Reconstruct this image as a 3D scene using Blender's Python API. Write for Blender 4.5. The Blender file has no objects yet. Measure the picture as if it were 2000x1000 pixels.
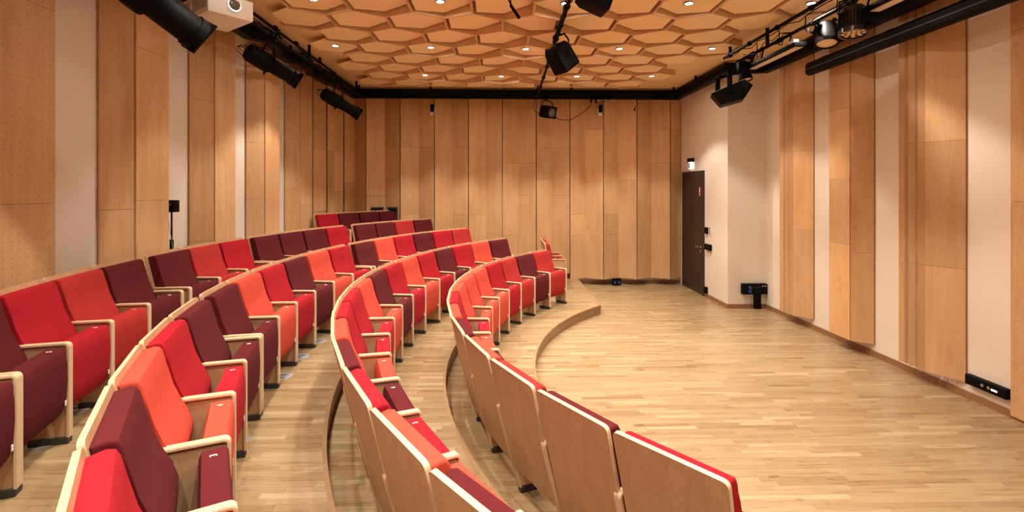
import bpy, bmesh, math, random
from mathutils import Vector, Matrix
rnd = random.Random(7)
sc = bpy.context.scene
COL = sc.collection
PI = math.pi
cos, sin, rad = math.cos, math.sin, math.radians

# ------------------------------------------------------------------ helpers
def link(o, parent=None):
    COL.objects.link(o)
    if parent is not None: o.parent = parent
    return o

def obj(name, bm, mats, parent=None, smooth=None):
    me = bpy.data.meshes.new(name)
    bmesh.ops.recalc_face_normals(bm, faces=bm.faces[:])
    bm.to_mesh(me); bm.free()
    if not isinstance(mats, (list, tuple)): mats = [mats]
    for m in mats: me.materials.append(m)
    if smooth is not None:
        me.shade_smooth()
        me.set_sharp_from_angle(angle=rad(smooth))
    return link(bpy.data.objects.new(name, me), parent)

def tag(o, label, cat, group=None, kind=None):
    if label: o['label'] = label
    if cat: o['category'] = cat
    if group: o['group'] = group
    if kind: o['kind'] = kind
    return o

def thing(name, label, cat, loc=(0, 0, 0), rotz=0, group=None):
    o = bpy.data.objects.new(name, None); COL.objects.link(o)
    o.empty_display_size = .1
    o.location = loc; o.rotation_euler = (0, 0, rotz)
    return tag(o, label, cat, group)

def box(bm, x0, x1, y0, y1, z0, z1, mi=0, M=None):
    vs = [bm.verts.new(Vector(p)) for p in ((x0,y0,z0),(x1,y0,z0),(x1,y1,z0),(x0,y1,z0),(x0,y0,z1),(x1,y0,z1),(x1,y1,z1),(x0,y1,z1))]
    if M is not None:
        for v in vs: v.co = M @ v.co
    fs = []
    for q in ((0,3,2,1),(4,5,6,7),(0,1,5,4),(1,2,6,5),(2,3,7,6),(3,0,4,7)):
        f = bm.faces.new([vs[i] for i in q]); f.material_index = mi; fs.append(f)
    return vs, fs

def bev(bm, w, seg=2):
    bmesh.ops.bevel(bm, geom=bm.edges[:], offset=w, segments=seg, affect='EDGES', profile=.5)

def prism(bm, pts, axis, a, b, mi=0, side_mi=None):
    """extrude a 2-D outline along an axis. axis 'x': pts are (y,z); 'y': (x,z); 'z': (x,y)"""
    def p3(p, t):
        if axis == 'x': return (t, p[0], p[1])
        if axis == 'y': return (p[0], t, p[1])
        return (p[0], p[1], t)
    A = [bm.verts.new(p3(p, a)) for p in pts]; B = [bm.verts.new(p3(p, b)) for p in pts]
    n = len(pts)
    f = bm.faces.new(A); f.material_index = mi
    g = bm.faces.new(B[::-1]); g.material_index = mi
    for i in range(n):
        h = bm.faces.new((A[i], B[i], B[(i+1) % n], A[(i+1) % n]))
        h.material_index = mi if side_mi is None else side_mi
    return A, B, f, g

def frame_of(d):
    d = d.normalized()
    up = Vector((0, 0, 1)) if abs(d.z) < .95 else Vector((0, 1, 0))
    u = d.cross(up).normalized(); v = u.cross(d).normalized()
    return u, v

def tube(bm, pts, r, n=8, mi=0, cap=True):
    pts = [Vector(p) for p in pts]
    rs = r if isinstance(r, (list, tuple)) else [r]*len(pts)
    rings = []
    for i, p in enumerate(pts):
        if i == 0: d = pts[1]-p
        elif i == len(pts)-1: d = p-pts[-2]
        else: d = (pts[i+1]-p).normalized()+(p-pts[i-1]).normalized()
        if d.length < 1e-9: d = Vector((0, 0, 1))
        u, v = frame_of(d)
        rings.append([bm.verts.new(p+u*rs[i]*cos(2*PI*k/n)+v*rs[i]*sin(2*PI*k/n)) for k in range(n)])
    for a, b in zip(rings, rings[1:]):
        for k in range(n):
            f = bm.faces.new((a[k], a[(k+1) % n], b[(k+1) % n], b[k])); f.material_index = mi
    if cap:
        f = bm.faces.new(rings[0][::-1]); f.material_index = mi
        f = bm.faces.new(rings[-1]); f.material_index = mi
    return rings

def lathe(bm, prof, origin, axis, n=24, mi=0):
    """prof: (distance along axis, radius)"""
    o = Vector(origin); d = Vector(axis).normalized(); u, v = frame_of(d)
    rings = [[bm.verts.new(o+d*t+(u*cos(2*PI*k/n)+v*sin(2*PI*k/n))*max(r, 1e-4)) for k in range(n)] for t, r in prof]
    for a, b in zip(rings, rings[1:]):
        for k in range(n):
            f = bm.faces.new((a[k], a[(k+1) % n], b[(k+1) % n], b[k])); f.material_index = mi
    f = bm.faces.new(rings[0][::-1]); f.material_index = mi
    f = bm.faces.new(rings[-1]); f.material_index = mi

def look(origin, d, roll=0):
    """matrix whose local +Y runs along d"""
    d = Vector(d).normalized(); u, v = frame_of(d)
    M = Matrix((u, d, v)).transposed().to_4x4()
    return Matrix.Translation(Vector(origin)) @ M @ Matrix.Rotation(roll, 4, 'Y')

def copy_tree(o, parent=None):
    c = o.copy(); COL.objects.link(c)
    if parent is not None: c.parent = parent
    for ch in list(o.children): copy_tree(ch, c)
    return c

# ------------------------------------------------------------------ materials
def newmat(name, col=(.5, .5, .5), rough=.5, metal=0, spec=.5):
    m = bpy.data.materials.new(name); m.use_nodes = True
    b = m.node_tree.nodes['Principled BSDF']
    b.inputs['Base Color'].default_value = (*col, 1); b.inputs['Roughness'].default_value = rough
    b.inputs['Metallic'].default_value = metal
    b.inputs['Specular IOR Level'].default_value = spec
    return m, m.node_tree.nodes, m.node_tree.links, b

def math_(N, L, op, a, b=None, c=None):
    n = N.new('ShaderNodeMath'); n.operation = op
    for i, x in enumerate((a, b, c)):
        if x is None: continue
        if isinstance(x, (int, float)): n.inputs[i].default_value = x
        else: L.new(x, n.inputs[i])
    return n.outputs[0]

def ramp(N, L, fac, stops):
    r = N.new('ShaderNodeValToRGB')
    while len(r.color_ramp.elements) < len(stops): r.color_ramp.elements.new(.5)
    for e, (p, c) in zip(r.color_ramp.elements, stops):
        e.position = p; e.color = (*c, 1)
    L.new(fac, r.inputs[0]); return r.outputs[0]

def mulcol(N, L, a, b, fac=1.0, blend='MULTIPLY'):
    n = N.new('ShaderNodeMix'); n.data_type = 'RGBA'; n.blend_type = blend
    n.inputs[0].default_value = fac if isinstance(fac, (int, float)) else 0
    if not isinstance(fac, (int, float)): L.new(fac, n.inputs[0])
    for i, x in ((6, a), (7, b)):
        if isinstance(x, tuple): n.inputs[i].default_value = (*x, 1)
        else: L.new(x, n.inputs[i])
    return n.outputs[2]

def wood(name, c0, c1, rough=.45, grain='z', holes=0, tone=True, scale=1.0):
    """birch ply: soft flame figure, per-sheet tone from the 'tone' attribute"""
    m, N, L, b = newmat(name, c0, rough, 0, .35)
    tc = N.new('ShaderNodeTexCoord'); mp = N.new('ShaderNodeMapping')
    L.new(tc.outputs['Object'], mp.inputs[0])
    s = {'z': (6, 6, .7), 'x': (.7, 6, 6), 'y': (6, .7, 6)}[grain]
    mp.inputs['Scale'].default_value = tuple(v*scale for v in s)
    n1 = N.new('ShaderNodeTexNoise'); n1.inputs['Scale'].default_value = 1.3; n1.inputs['Detail'].default_value = 5
    n1.inputs['Distortion'].default_value = .8
    L.new(mp.outputs[0], n1.inputs[0])
    n2 = N.new('ShaderNodeTexNoise'); n2.inputs['Scale'].default_value = 9; n2.inputs['Detail'].default_value = 3
    L.new(mp.outputs[0], n2.inputs[0])
    f = math_(N, L, 'ADD', math_(N, L, 'MULTIPLY', n1.outputs[0], .65), math_(N, L, 'MULTIPLY', n2.outputs[0], .35))
    col = ramp(N, L, f, [(.3, c1), (.62, c0)])
    if tone:
        at = N.new('ShaderNodeAttribute'); at.attribute_name = 'tone'
        col = mulcol(N, L, col, at.outputs['Color'])
    if holes:
        g = N.new('ShaderNodeNewGeometry'); sp = N.new('ShaderNodeSeparateXYZ'); L.new(g.outputs['Position'], sp.inputs[0])
        fy = math_(N, L, 'SUBTRACT', math_(N, L, 'FRACT', math_(N, L, 'DIVIDE', sp.outputs['Y'], holes)), .5)
        fz = math_(N, L, 'SUBTRACT', math_(N, L, 'FRACT', math_(N, L, 'DIVIDE', sp.outputs['Z'], holes*1.0)), .5)
        d = math_(N, L, 'SQRT', math_(N, L, 'ADD', math_(N, L, 'MULTIPLY', fy, fy), math_(N, L, 'MULTIPLY', fz, fz)))
        col = mulcol(N, L, (.22, .12, .06), col, math_(N, L, 'GREATER_THAN', d, .0039/holes), 'MIX')
    L.new(col, b.inputs['Base Color'])
    return m

BIRCH0, BIRCH1 = (.67, .42, .218), (.555, .32, .15)
m_birch = wood('birch_ply', BIRCH0, BIRCH1)
m_birch_holes = wood('birch_ply_perforated', BIRCH0, BIRCH1, holes=.065)
m_birch_holes2 = wood('birch_ply_sparse_holes', BIRCH0, BIRCH1, holes=.13)
m_ceil_ply = wood('ceiling_birch', (.88, .65, .37), (.82, .59, .32), tone=False, grain='x', rough=.5)
m_baffle = wood('baffle_birch_shaded', (.68, .46, .27), (.60, .39, .22), tone=False, grain='x', rough=.5)  # same birch made darker: the shade on the upright baffles is in the colour
m_panel_ply = wood('coffer_birch_lit', (.96, .76, .46), (.92, .71, .41), tone=False, grain='x', rough=.5)  # same birch made paler: the brightness of the lit panels is in the colour
m_seat_ply = wood('seat_ply', (.49, .30, .165), (.39, .22, .115), tone=False, rough=.38, scale=1.5)
m_edge_ply = wood('ply_edge', (.62, .47, .30), (.55, .40, .245), tone=False, rough=.42, scale=4)
m_base = wood('oak_skirting', (.30, .155, .075), (.24, .12, .055), tone=False, grain='y', rough=.4)

def plaster():
    m, N, L, b = newmat('white_plaster', (.78, .73, .68), .85, 0, .2)
    n = N.new('ShaderNodeTexNoise'); n.inputs['Scale'].default_value = 2.5; n.inputs['Detail'].default_value = 4
    L.new(ramp(N, L, n.outputs[0], [(.3, (.74, .675, .59)), (.7, (.79, .72, .635))]), b.inputs['Base Color'])
    n2 = N.new('ShaderNodeTexNoise'); n2.inputs['Scale'].default_value = 160
    bp = N.new('ShaderNodeBump'); bp.inputs['Strength'].default_value = .06; bp.inputs['Distance'].default_value = .01
    L.new(n2.outputs[0], bp.inputs['Height']); L.new(bp.outputs[0], b.inputs['Normal'])
    return m
m_white = plaster()

def oak_floor(name, w=.056, dark=1.0):
    m, N, L, b = newmat(name, (.6, .4, .2), .33, 0, .45)
    g = N.new('ShaderNodeNewGeometry'); sp = N.new('ShaderNodeSeparateXYZ'); L.new(g.outputs['Position'], sp.inputs[0])
    X, Y = sp.outputs['X'], sp.outputs['Y']
    r = math_(N, L, 'DIVIDE', math_(N, L, 'ADD', Y, 20), w); row = math_(N, L, 'FLOOR', r)
    wn = N.new('ShaderNodeTexWhiteNoise'); wn.noise_dimensions = '1D'; L.new(row, wn.inputs['W'])
    ln = math_(N, L, 'ADD', .42, math_(N, L, 'MULTIPLY', wn.outputs['Value'], .33))
    xx = math_(N, L, 'DIVIDE', math_(N, L, 'ADD', math_(N, L, 'ADD', X, 20), math_(N, L, 'MULTIPLY', wn.outputs['Value'], 7.3)), ln)
    px = math_(N, L, 'FLOOR', xx)
    cb = N.new('ShaderNodeCombineXYZ'); L.new(px, cb.inputs[0]); L.new(row, cb.inputs[1])
    w2 = N.new('ShaderNodeTexWhiteNoise'); w2.noise_dimensions = '2D'; L.new(cb.outputs[0], w2.inputs['Vector'])
    tone = ramp(N, L, w2.outputs['Value'], [(0, (.245*dark, .162*dark, .080*dark)), (.12, (.292*dark, .202*dark, .105*dark)), (.5, (.318*dark, .226*dark, .120*dark)),
                                           (.85, (.338*dark, .245*dark, .134*dark)), (1, (.40*dark, .305*dark, .180*dark))])
    # grain
    cb2 = N.new('ShaderNodeCombineXYZ')
    L.new(math_(N, L, 'MULTIPLY', X, 3.0), cb2.inputs[0]); L.new(math_(N, L, 'MULTIPLY', Y, 55), cb2.inputs[1]); L.new(math_(N, L, 'MULTIPLY', w2.outputs['Value'], 40), cb2.inputs[2])
    n = N.new('ShaderNodeTexNoise'); n.inputs['Scale'].default_value = 1; n.inputs['Detail'].default_value = 4; n.inputs['Distortion'].default_value = .6
    L.new(cb2.outputs[0], n.inputs[0])
    col = mulcol(N, L, tone, ramp(N, L, n.outputs[0], [(.28, (.66, .57, .46)), (.48, (1, 1, 1)), (.8, (1.0, .98, .95))]))
    # knots
    kn = N.new('ShaderNodeTexNoise'); kn.inputs['Scale'].default_value = 1; cb3 = N.new('ShaderNodeCombineXYZ')
    L.new(math_(N, L, 'MULTIPLY', X, 5), cb3.inputs[0]); L.new(math_(N, L, 'MULTIPLY', Y, 14), cb3.inputs[1]); L.new(cb3.outputs[0], kn.inputs[0])
    col = mulcol(N, L, col, ramp(N, L, kn.outputs[0], [(.68, (1, 1, 1)), (.78, (.55, .45, .35))]))
    # joints
    fr = math_(N, L, 'FRACT', r); j1 = math_(N, L, 'LESS_THAN', fr, .03)
    fx = math_(N, L, 'MULTIPLY', math_(N, L, 'FRACT', xx), ln); j2 = math_(N, L, 'LESS_THAN', fx, .003)
    col = mulcol(N, L, col, (.62, .5, .4), math_(N, L, 'MULTIPLY', math_(N, L, 'MAXIMUM', j1, j2), .75))
    L.new(col, b.inputs['Base Color'])
    L.new(math_(N, L, 'ADD', .24, math_(N, L, 'MULTIPLY', w2.outputs['Value'], .12)), b.inputs['Roughness'])
    return m
m_floor = oak_floor('oak_strip_floor')
m_nosing = wood('oak_nosing', (.34, .21, .105), (.28, .165, .08), tone=False, grain='x', rough=.4)

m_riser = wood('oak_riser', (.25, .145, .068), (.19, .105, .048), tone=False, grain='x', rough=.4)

def fabric(name, c):
    m, N, L, b = newmat(name, c, .92, 0, .15)
    n = N.new('ShaderNodeTexNoise'); n.inputs['Scale'].default_value = 7; n.inputs['Detail'].default_value = 3
    tc = N.new('ShaderNodeTexCoord'); L.new(tc.outputs['Object'], n.inputs[0])
    L.new(ramp(N, L, n.outputs[0], [(.3, tuple(v*.93 for v in c)), (.7, tuple(min(1, v*1.06) for v in c))]), b.inputs['Base Color'])
    n2 = N.new('ShaderNodeTexNoise'); n2.inputs['Scale'].default_value = 420; L.new(tc.outputs['Object'], n2.inputs[0])
    bp = N.new('ShaderNodeBump'); bp.inputs['Strength'].default_value = .12; bp.inputs['Distance'].default_value = .002
    L.new(n2.outputs[0], bp.inputs['Height']); L.new(bp.outputs[0], b.inputs['Normal'])
    b.inputs['Sheen Weight'].default_value = .05; b.inputs['Sheen Roughness'].default_value = .5
    b.inputs['Sheen Tint'].default_value = (min(1, c[0]*1.4), c[1]*1.4, c[2]*1.4, 1)
    return m
FAB = {'D': ('dark burgundy', fabric('fabric_burgundy', (.090, .0095, .0125))),
       'C': ('crimson', fabric('fabric_crimson', (.32, .009, .018))),
       'O': ('orange red', fabric('fabric_orange', (.50, .062, .036))),
       'B': ('brick red', fabric('fabric_brick', (.34, .024, .022)))}

m_black, *_ = newmat('black_metal', (.0035, .003, .003), .5, 0, .08)
m_black_matt, *_ = newmat('black_matt', (.004, .004, .004), .8, 0, .15)
m_dark_steel, *_ = newmat('dark_steel', (.040, .040, .038), .5, .2)
m_steel, *_ = newmat('brushed_steel', (.55, .55, .55), .3, 1)
m_chrome, *_ = newmat('chrome', (.75, .75, .75), .15, 1)
m_gloss_black, *_ = newmat('gloss_black', (.03, .03, .03), .22, .6, .7)
m_door, *_ = newmat('dark_brown_door', (.040, .026, .018), .5, 0, .35)
m_white_plastic, *_ = newmat('white_plastic', (.75, .72, .68), .4)
m_grey_plastic, *_ = newmat('grey_plastic', (.30, .31, .31), .45)
m_lens, *_ = newmat('glass_lens', (.10, .09, .085), .08, 0, .8)
m_diffuser, *_ = newmat('pale_diffuser', (.72, .62, .5), .35)
m_pink, *_ = newmat('pink_marker', (.75, .05, .18), .5)
m_red_label, *_ = newmat('red_label', (.55, .07, .05), .5)
m_blue, *_ = newmat('blue_socket', (.03, .07, .32), .35)
m_offwhite, *_ = newmat('offwhite_print', (.85, .82, .76), .6)
m_amber, *_ = newmat('amber_lens', (.78, .60, .36), .25)
m_green, *_ = newmat('green_print', (.02, .42, .16), .5)
def emis(name, col, s):
    m, N, L, b = newmat(name, (.8, .8, .8), .5)
    b.inputs['Emission Color'].default_value = (*col, 1); b.inputs['Emission Strength'].default_value = s
    return m
m_bulb = emis('lamp_disc', (1, .88, .72), 420)
m_exit_lit = emis('exit_sign_lit', (.80, .93, 1), 1.5)
m_tiny_led = emis('status_led', (.9, .95, 1), 3)

# ------------------------------------------------------------------ dimensions
CX, CY = 5.004, 5.531                       # centre of the seating arcs
ZC = 4.44                                   # ceiling
TZ = [.162, .317, .472, .627, .782]         # platform heights
TR = [4.595, 5.558, 6.515, 7.48, 8.50]      # radius of each riser
XE = 1.79                                   # far end of the seating platforms
YB = 11.66                                  # back wall plane

# ------------------------------------------------------------------ room shell
def struct(name, bm, m, parent=None, smooth=None):
    o = obj(name, bm, m, parent, smooth)
    if parent is None: o['kind'] = 'structure'
    return o

bm = bmesh.new(); box(bm, -3.9, 5.05, -2.1, 11.8, -.1, 0); struct('floor', bm, m_floor)
bm = bmesh.new(); box(bm, -3.9, 5.05, -2.1, 11.8, ZC, ZC+.1); ceiling = struct('ceiling', bm, m_ceil_ply)
bm = bmesh.new(); box(bm, -3.9, -3.78, -2.1, 11.8, 0, ZC); wall_left = struct('wall_left', bm, m_white)
bm = bmesh.new(); box(bm, 4.93, 5.05, -2.1, 9.2, 0, ZC); wall_right = struct('wall_right', bm, m_white)
bm = bmesh.new(); box(bm, -3.78, 4.22, YB, 11.8, 0, ZC); wall_back = struct('wall_back', bm, m_white)
bm = bmesh.new(); box(bm, -3.9, 5.05, -2.2, -2.1, 0, ZC); struct('wall_front', bm, m_white)
bm = bmesh.new(); box(bm, 4.22, 5.05, 9.2, 11.8, 0, ZC); wall_door = struct('wall_corner', bm, m_white)

# skirtings
def base(name, x0, x1, y0, y1, h=.075, z=0):
    bm = bmesh.new(); box(bm, x0, x1, y0, y1, z, z+h); struct(name, bm, m_base)
base('baseboard_right', 4.915, 4.93, -2.1, 9.185)
base('baseboard_corner', 4.205, 4.93, 9.185, 9.2)
base('baseboard_door', 4.205, 4.22, 9.2, 10.20)
base('baseboard_back', 1.80, 4.22, 11.645, YB)
base('baseboard_back_upper', -.2, 1.78, 11.645, YB, .075, TZ[0])

# panels -----------------------------------------------------------------
def set_tone(bm, face, t):
    lay = bm.loops.layers.float_color.get('tone') or bm.loops.layers.float_color.new('tone')
    for l in face.loops: l[lay] = (t[0], t[1], t[2], 1)

def rtone(bias=0, spread=.12):
    t = 1+bias+rnd.uniform(-spread, spread)
    w = rnd.uniform(-.03, .03)
    return (t, t*(1+w*.8), t*(1+w*1.6))

def facet_panel(name, plan, z0, z1, cuts, mat, parent, thick_dir, tones=None, thick=.018):
    """folded panel: plan = [(x,y)...] front line; thick_dir = vector towards the wall; each facet is divided in height into sheets of their own tone"""
    bm = bmesh.new(); bm.loops.layers.float_color.new('tone')
    td = Vector((*thick_dir, 0))*thick
    fi = 0
    for i in range(len(plan)-1):
        a = Vector((*plan[i], 0)); b = Vector((*plan[i+1], 0))
        zs = [z0]+sorted(c for c in cuts[i % len(cuts)] if z0+.05 < c < z1-.05)+[z1]
        for k in range(len(zs)-1):
            g = .0015
            lo, hi = zs[k]+(g if k else 0), zs[k+1]-(g if k < len(zs)-2 else 0)
            P = [a+Vector((0, 0, lo)), b+Vector((0, 0, lo)), b+Vector((0, 0, hi)), a+Vector((0, 0, hi))]
            Q = [p+td for p in P]
            V = [bm.verts.new(p) for p in P]; W = [bm.verts.new(p) for p in Q]
            t = rtone() if tones is None or fi >= len(tones) or tones[fi] is None else tones[fi]
            fi += 1
            fs = [bm.faces.new(V), bm.faces.new(W[::-1])]
            for q in range(4): fs.append(bm.faces.new((V[q], W[q], W[(q+1) % 4], V[(q+1) % 4])))
            for f in fs: set_tone(bm, f, t)
    o = obj(name, bm, mat, parent)
    return o

# back wall: folded birch panels, 0.76 m apart, seams standing forward
YS, YM = 11.38, 11.575
seams = [-2.97+.7635*k for k in range(10)]         # ... 3.90
mids = [s+.385 for s in seams]
heights = [1.15, 1.62, 2.05, 2.40, 2.78, 3.14, 3.55]
n = 0
for k in range(9):
    x0, x1 = seams[k]+.009, seams[k+1]-.009
    zb = .15 if seams[k] > 1.5 else (.29 if k > 3 else .80)
    c1 = rnd.sample(heights, 2); c2 = rnd.sample(heights, 2)
    facet_panel('birch_panel', [(x0, YS), (mids[k], YM), (x1, YS)], zb, 4.27, [c1, c2], m_birch, wall_back, (0, 1))
facet_panel('birch_panel', [(-3.26, 11.55), (seams[0]-.01, YS)], .80, 4.27, [[2.4]], m_birch, wall_back, (0, 1))
facet_panel('birch_panel', [(seams[9]+.01, YS), (4.205, YM)], .15, 4.27, [[1.62, 2.78, 3.55]], m_birch, wall_back, (0, 1))

# left wall: folded panels between strips of white plaster
def lp(y0, ym, y1, cuts):
    facet_panel('birch_panel', [(-3.750, y0), (-3.612, ym-.006)], .8, 4.35, [cuts[0]], m_birch, wall_left, (-1, 0), tones=[rtone(-.08, .03) for _ in range(4)])  # shade of the facet turned to the camera is put into its darker tone
    facet_panel('birch_panel', [(-3.600, ym+.006), (-3.600, y1)], .8, 4.35, [cuts[1]], m_birch_holes2, wall_left, (-1, 0), tones=[rtone(.07, .05) for _ in range(4)])
    bm = bmesh.new(); bm.loops.layers.float_color.new('tone')
    _, fs = box(bm, -3.77, -3.62, y1-.03, y1-.01, .8, 4.35)
    for f in fs: set_tone(bm, f, (.8, .8, .8))
    obj('panel_return', bm, m_birch, wall_left)
lp(4.85, 5.11, 5.61, [[2.0], [3.62, 2.08]])
lp(6.24, 6.51, 7.01, [[1.55, 3.3], [1.3]])
lp(7.62, 7.89, 8.40, [[2.05, 2.9], [3.5]])
lp(8.99, 9.28, 9.86, [[2.2, 3.1], [1.9]])
ang = [(-3.61, 9.98), (-3.55, 10.52), (-3.48, 10.79), (-3.38, 11.10), (-3.27, 11.56)]
for i in range(4):
    (xa, ya), (xb, yb) = ang[i], ang[i+1]
    off = .03 if i % 2 else -.01
    facet_panel('birch_panel', [(xa+off, ya+.008), (xb+off*.3, yb-.008)], .8, 4.33, [[1.75+.2*i, 3.0]], m_birch, wall_left, (-1, 0))
# perforated boards near the camera
for (ya, yb) in ((-2.05, -.75), (-.74, .62), (.63, 1.9), (1.91, 3.15), (3.16, 4.38)):
    facet_panel('perforated_board', [(-3.755, ya), (-3.755, yb)], .5, 4.35, [[2.08, 3.7]], m_birch_holes, wall_left, (-1, 0), thick=.025,
                tones=[(1, 1, 1), (1.02, 1.02, 1.02), (.97, .97, .97)])

# right wall
def fins(y_far, ys, x0, z0, cuts):
    """upright strips that each lean back a little and step out again"""
    for i in range(len(ys)):
        ya = y_far if i == 0 else ys[i-1]; yb = ys[i]
        xs = (x0, x0+.012, x0, x0+.02, x0-.005, x0+.01)[i % 6]
        facet_panel('birch_strip', [(xs, ya-.002), (xs+.045, yb+.002)], z0, 4.36, [cuts], m_birch, wall_right, (1, 0), tones=[rtone((-.04, -.25, -.10, -.28, -.14)[i % 5], .03) for _ in range(4)])  # alternating darker tones paint in the shading from fin to fin
def ret(x0, y0, z0=.165):
    bm = bmesh.new(); bm.loops.layers.float_color.new('tone')
    _, fs = box(bm, x0+.001, 4.93, y0, y0+.02, z0, 4.36)
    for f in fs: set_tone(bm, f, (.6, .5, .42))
    obj('panel_return', bm, m_birch, wall_right)
fins(8.36, (8.27, 8.20, 8.13, 8.07, 8.01), 4.715, .165, [1.55, 2.8])
facet_panel('birch_panel', [(4.735, 8.00), (4.912, 7.76)], .165, 4.36, [[1.55, 2.8]], m_birch, wall_right, (1, 0)); ret(4.912, 7.755)
facet_panel('birch_panel', [(4.71, 7.08), (4.71, 6.66)], .165, 4.36, [[1.45, 2.35, 3.3]], m_birch, wall_right, (1, 0), tones=[(1.1, 1.08, 1.02), (.93, .92, .9), (1.06, 1.05, 1.02), (1, 1, 1)])
facet_panel('birch_panel', [(4.715, 6.645), (4.912, 6.49)], .165, 4.36, [[1.35, 2.6]], m_birch, wall_right, (1, 0)); ret(4.912, 6.485)
fins(5.86, (5.785, 5.72, 5.65, 5.585, 5.52), 4.735, .165, [1.35, 2.72])
facet_panel('birch_panel', [(4.755, 5.51), (4.912, 5.19)], .165, 4.36, [[1.35, 2.72]], m_birch, wall_right, (1, 0)); ret(4.912, 5.185)
for (ya, yb) in ((4.71, 3.5), (3.49, 2.2), (2.19, .9), (.89, -.5), (-.51, -2.0)):
    facet_panel('perforated_board', [(4.90, ya), (4.90, yb)], .03 if ya < 5 else .1, 4.36, [[2.08, 3.7]], m_birch_holes, wall_right, (1, 0), thick=.028,
                tones=[(.95, .95, .95), (1.0, 1.0, 1.0), (.97, .97, .97)])

# ------------------------------------------------------------------ honeycomb ceiling
HW, HP = .722, .634                         # cell width, row pitch
HR = HW/math.sqrt(3)
def cell_centre(j, i):
    """row j, column i"""
    y = 6.46+HP*j
    x = (.411 if j % 2 == 0 else .05)+HW*i
    return x, y
right_lim = {6: 2.6, 5: 2.95, 4: 2.6, 3: 2.95, 2: 3.31, 1: 2.95, 0: 3.31, -1: 3.67, -2: 3.31, -3: 3.67}
cells = []
for j in range(-12, 7):
    for i in range(-5, 6):
        x, y = cell_centre(j, i)
        if x < -2.55: continue
        if x > right_lim.get(j, 3.67)+.02: continue
        cells.append((x, y))
def hexv(x, y, R):
    sx = HW/2; sy = HP/3
    k = R
    return [(x, y-2*sy*k), (x+sx*k, y-sy*k), (x+sx*k, y+sy*k), (x, y+2*sy*k), (x-sx*k, y+sy*k), (x-sx*k, y-sy*k)]
edges = {}
for x, y in cells:
    v = hexv(x, y, 1)
    for a, b in zip(v, v[1:]+v[:1]):
        key = tuple(sorted(((round(a[0], 3), round(a[1], 3)), (round(b[0], 3), round(b[1], 3)))))
        edges[key] = edges.get(key, 0)+1
def depth(x, y):
    return max(.085, .165-.020*abs(x-.35))
bm = bmesh.new()
for (a, b), cnt in edges.items():
    if cnt < 2 and rnd.random() < .55: continue        # ragged outer border of the field
    A = Vector((*a, 0)); B = Vector((*b, 0)); d = (B-A).normalized(); nrm = Vector((-d.y, d.x, 0))*.0125
    A2, B2 = A-d*.008, B+d*.008
    da, db = depth(*a), depth(*b)
    P = [A2+nrm, B2+nrm, B2-nrm, A2-nrm]
    lo = [Vector((p.x, p.y, ZC-(da if q in (0, 3) else db))) for q, p in enumerate(P)]
    hi = [Vector((p.x, p.y, ZC-.001)) for p in P]
    V = [bm.verts.new(p) for p in lo]; W = [bm.verts.new(p) for p in hi]
    bm.faces.new(V[::-1]); bm.faces.new(W)
    for q in range(4): bm.faces.new((V[q], V[(q+1) % 4], W[(q+1) % 4], W[q]))
obj('honeycomb_grid', bm, m_baffle, ceiling)
bm = bmesh.new()
for x, y in cells:
    v = hexv(x, y, .90)
    t = depth(x, y)
    o_ = -1 if x < .2 else 1                      # outer side of the cell: the panel hangs low there and rises toward the middle of the room
    def pz(px): 
        u_ = (px-x)*o_/(HW/2)                     # +1 at the outer edge, -1 at the inner edge
        return ZC-.034-(t-.048)*(u_+1)/2
    pts = [(px-o_*.014, py) for px, py in v]
    lo = [bm.verts.new((px, py, pz(px))) for px, py in pts]
    hi = [bm.verts.new((px, py, pz(px)+.012)) for px, py in pts]
    bm.faces.new(lo[::-1]); bm.faces.new(hi)
    for q in range(6): bm.faces.new((lo[q], lo[(q+1) % 6], hi[(q+1) % 6], hi[q]))
obj('coffer_panel', bm, m_panel_ply, ceiling)

# downlights ------------------------------------------------------------
SPOT_W = 122
lights = []
for j, x0, lst in ((-1, .772, (-2, -1, 0, 1, 2)), (2, .411, (-2, -1, 0, 1, 2)), (5, .05, (-1, 0, 1, 2)),
                   (-4, -.311, (-1, 0, 1, 2)), (-7, .05, (-1, 0, 1)), (-10, .411, (-2, -1, 0, 1))):
    for i in lst:
        lights.append((x0+1.444*i, 6.46+HP*j, j))
downlight = None
names_row = {5: 'nearest the far wall', 2: 'in the second line from far wall', -1: 'in the third line from far wall'}
ords = ['leftmost', 'second from left', 'third from left', 'fourth from left', 'fifth from left']
rowcount = {}
for (x, y, j) in lights:
    c = rowcount.get(j, 0); rowcount[j] = c+1
    z = ZC-.036-(depth(x, 0)-.048)*.5
    if downlight is None:
        t = thing('recessed_downlight', '', 'downlight')
        bm = bmesh.new(); lathe(bm, [(0, .058), (.010, .058), (.010, .047), (.002, .044)], (0, 0, .001), (0, 0, -1), 28); obj('trim_ring', bm, m_dark_steel, t, 40)
        bm = bmesh.new(); lathe(bm, [(0, .043), (.004, .043)], (0, 0, -.001), (0, 0, -1), 28); obj('lamp_lens', bm, m_bulb, t, 40)
        downlight = t
    else: t = copy_tree(downlight)
    t.location = (x, y, z)
    if j in names_row:
        t['label'] = 'round glowing ceiling downlight, %s %s' % (ords[c], names_row[j]); 
    else:
        t['label'] = 'round glowing recessed ceiling downlight above the seats near the camera'
        t['group'] = 'downlights above the camera'
    t['category'] = 'downlight'
    if j in names_row: t['group'] = 'ceiling downlights'
    L = bpy.data.lights.new('downlight_beam', 'SPOT'); L.energy = SPOT_W; L.color = (1, .88, .75)
    L.spot_size = rad(96); L.spot_blend = .3; L.shadow_soft_size = .045
    lo = bpy.data.objects.new('downlight_beam', L); COL.objects.link(lo); lo.location = (0, 0, -.02); lo.parent = t

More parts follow.
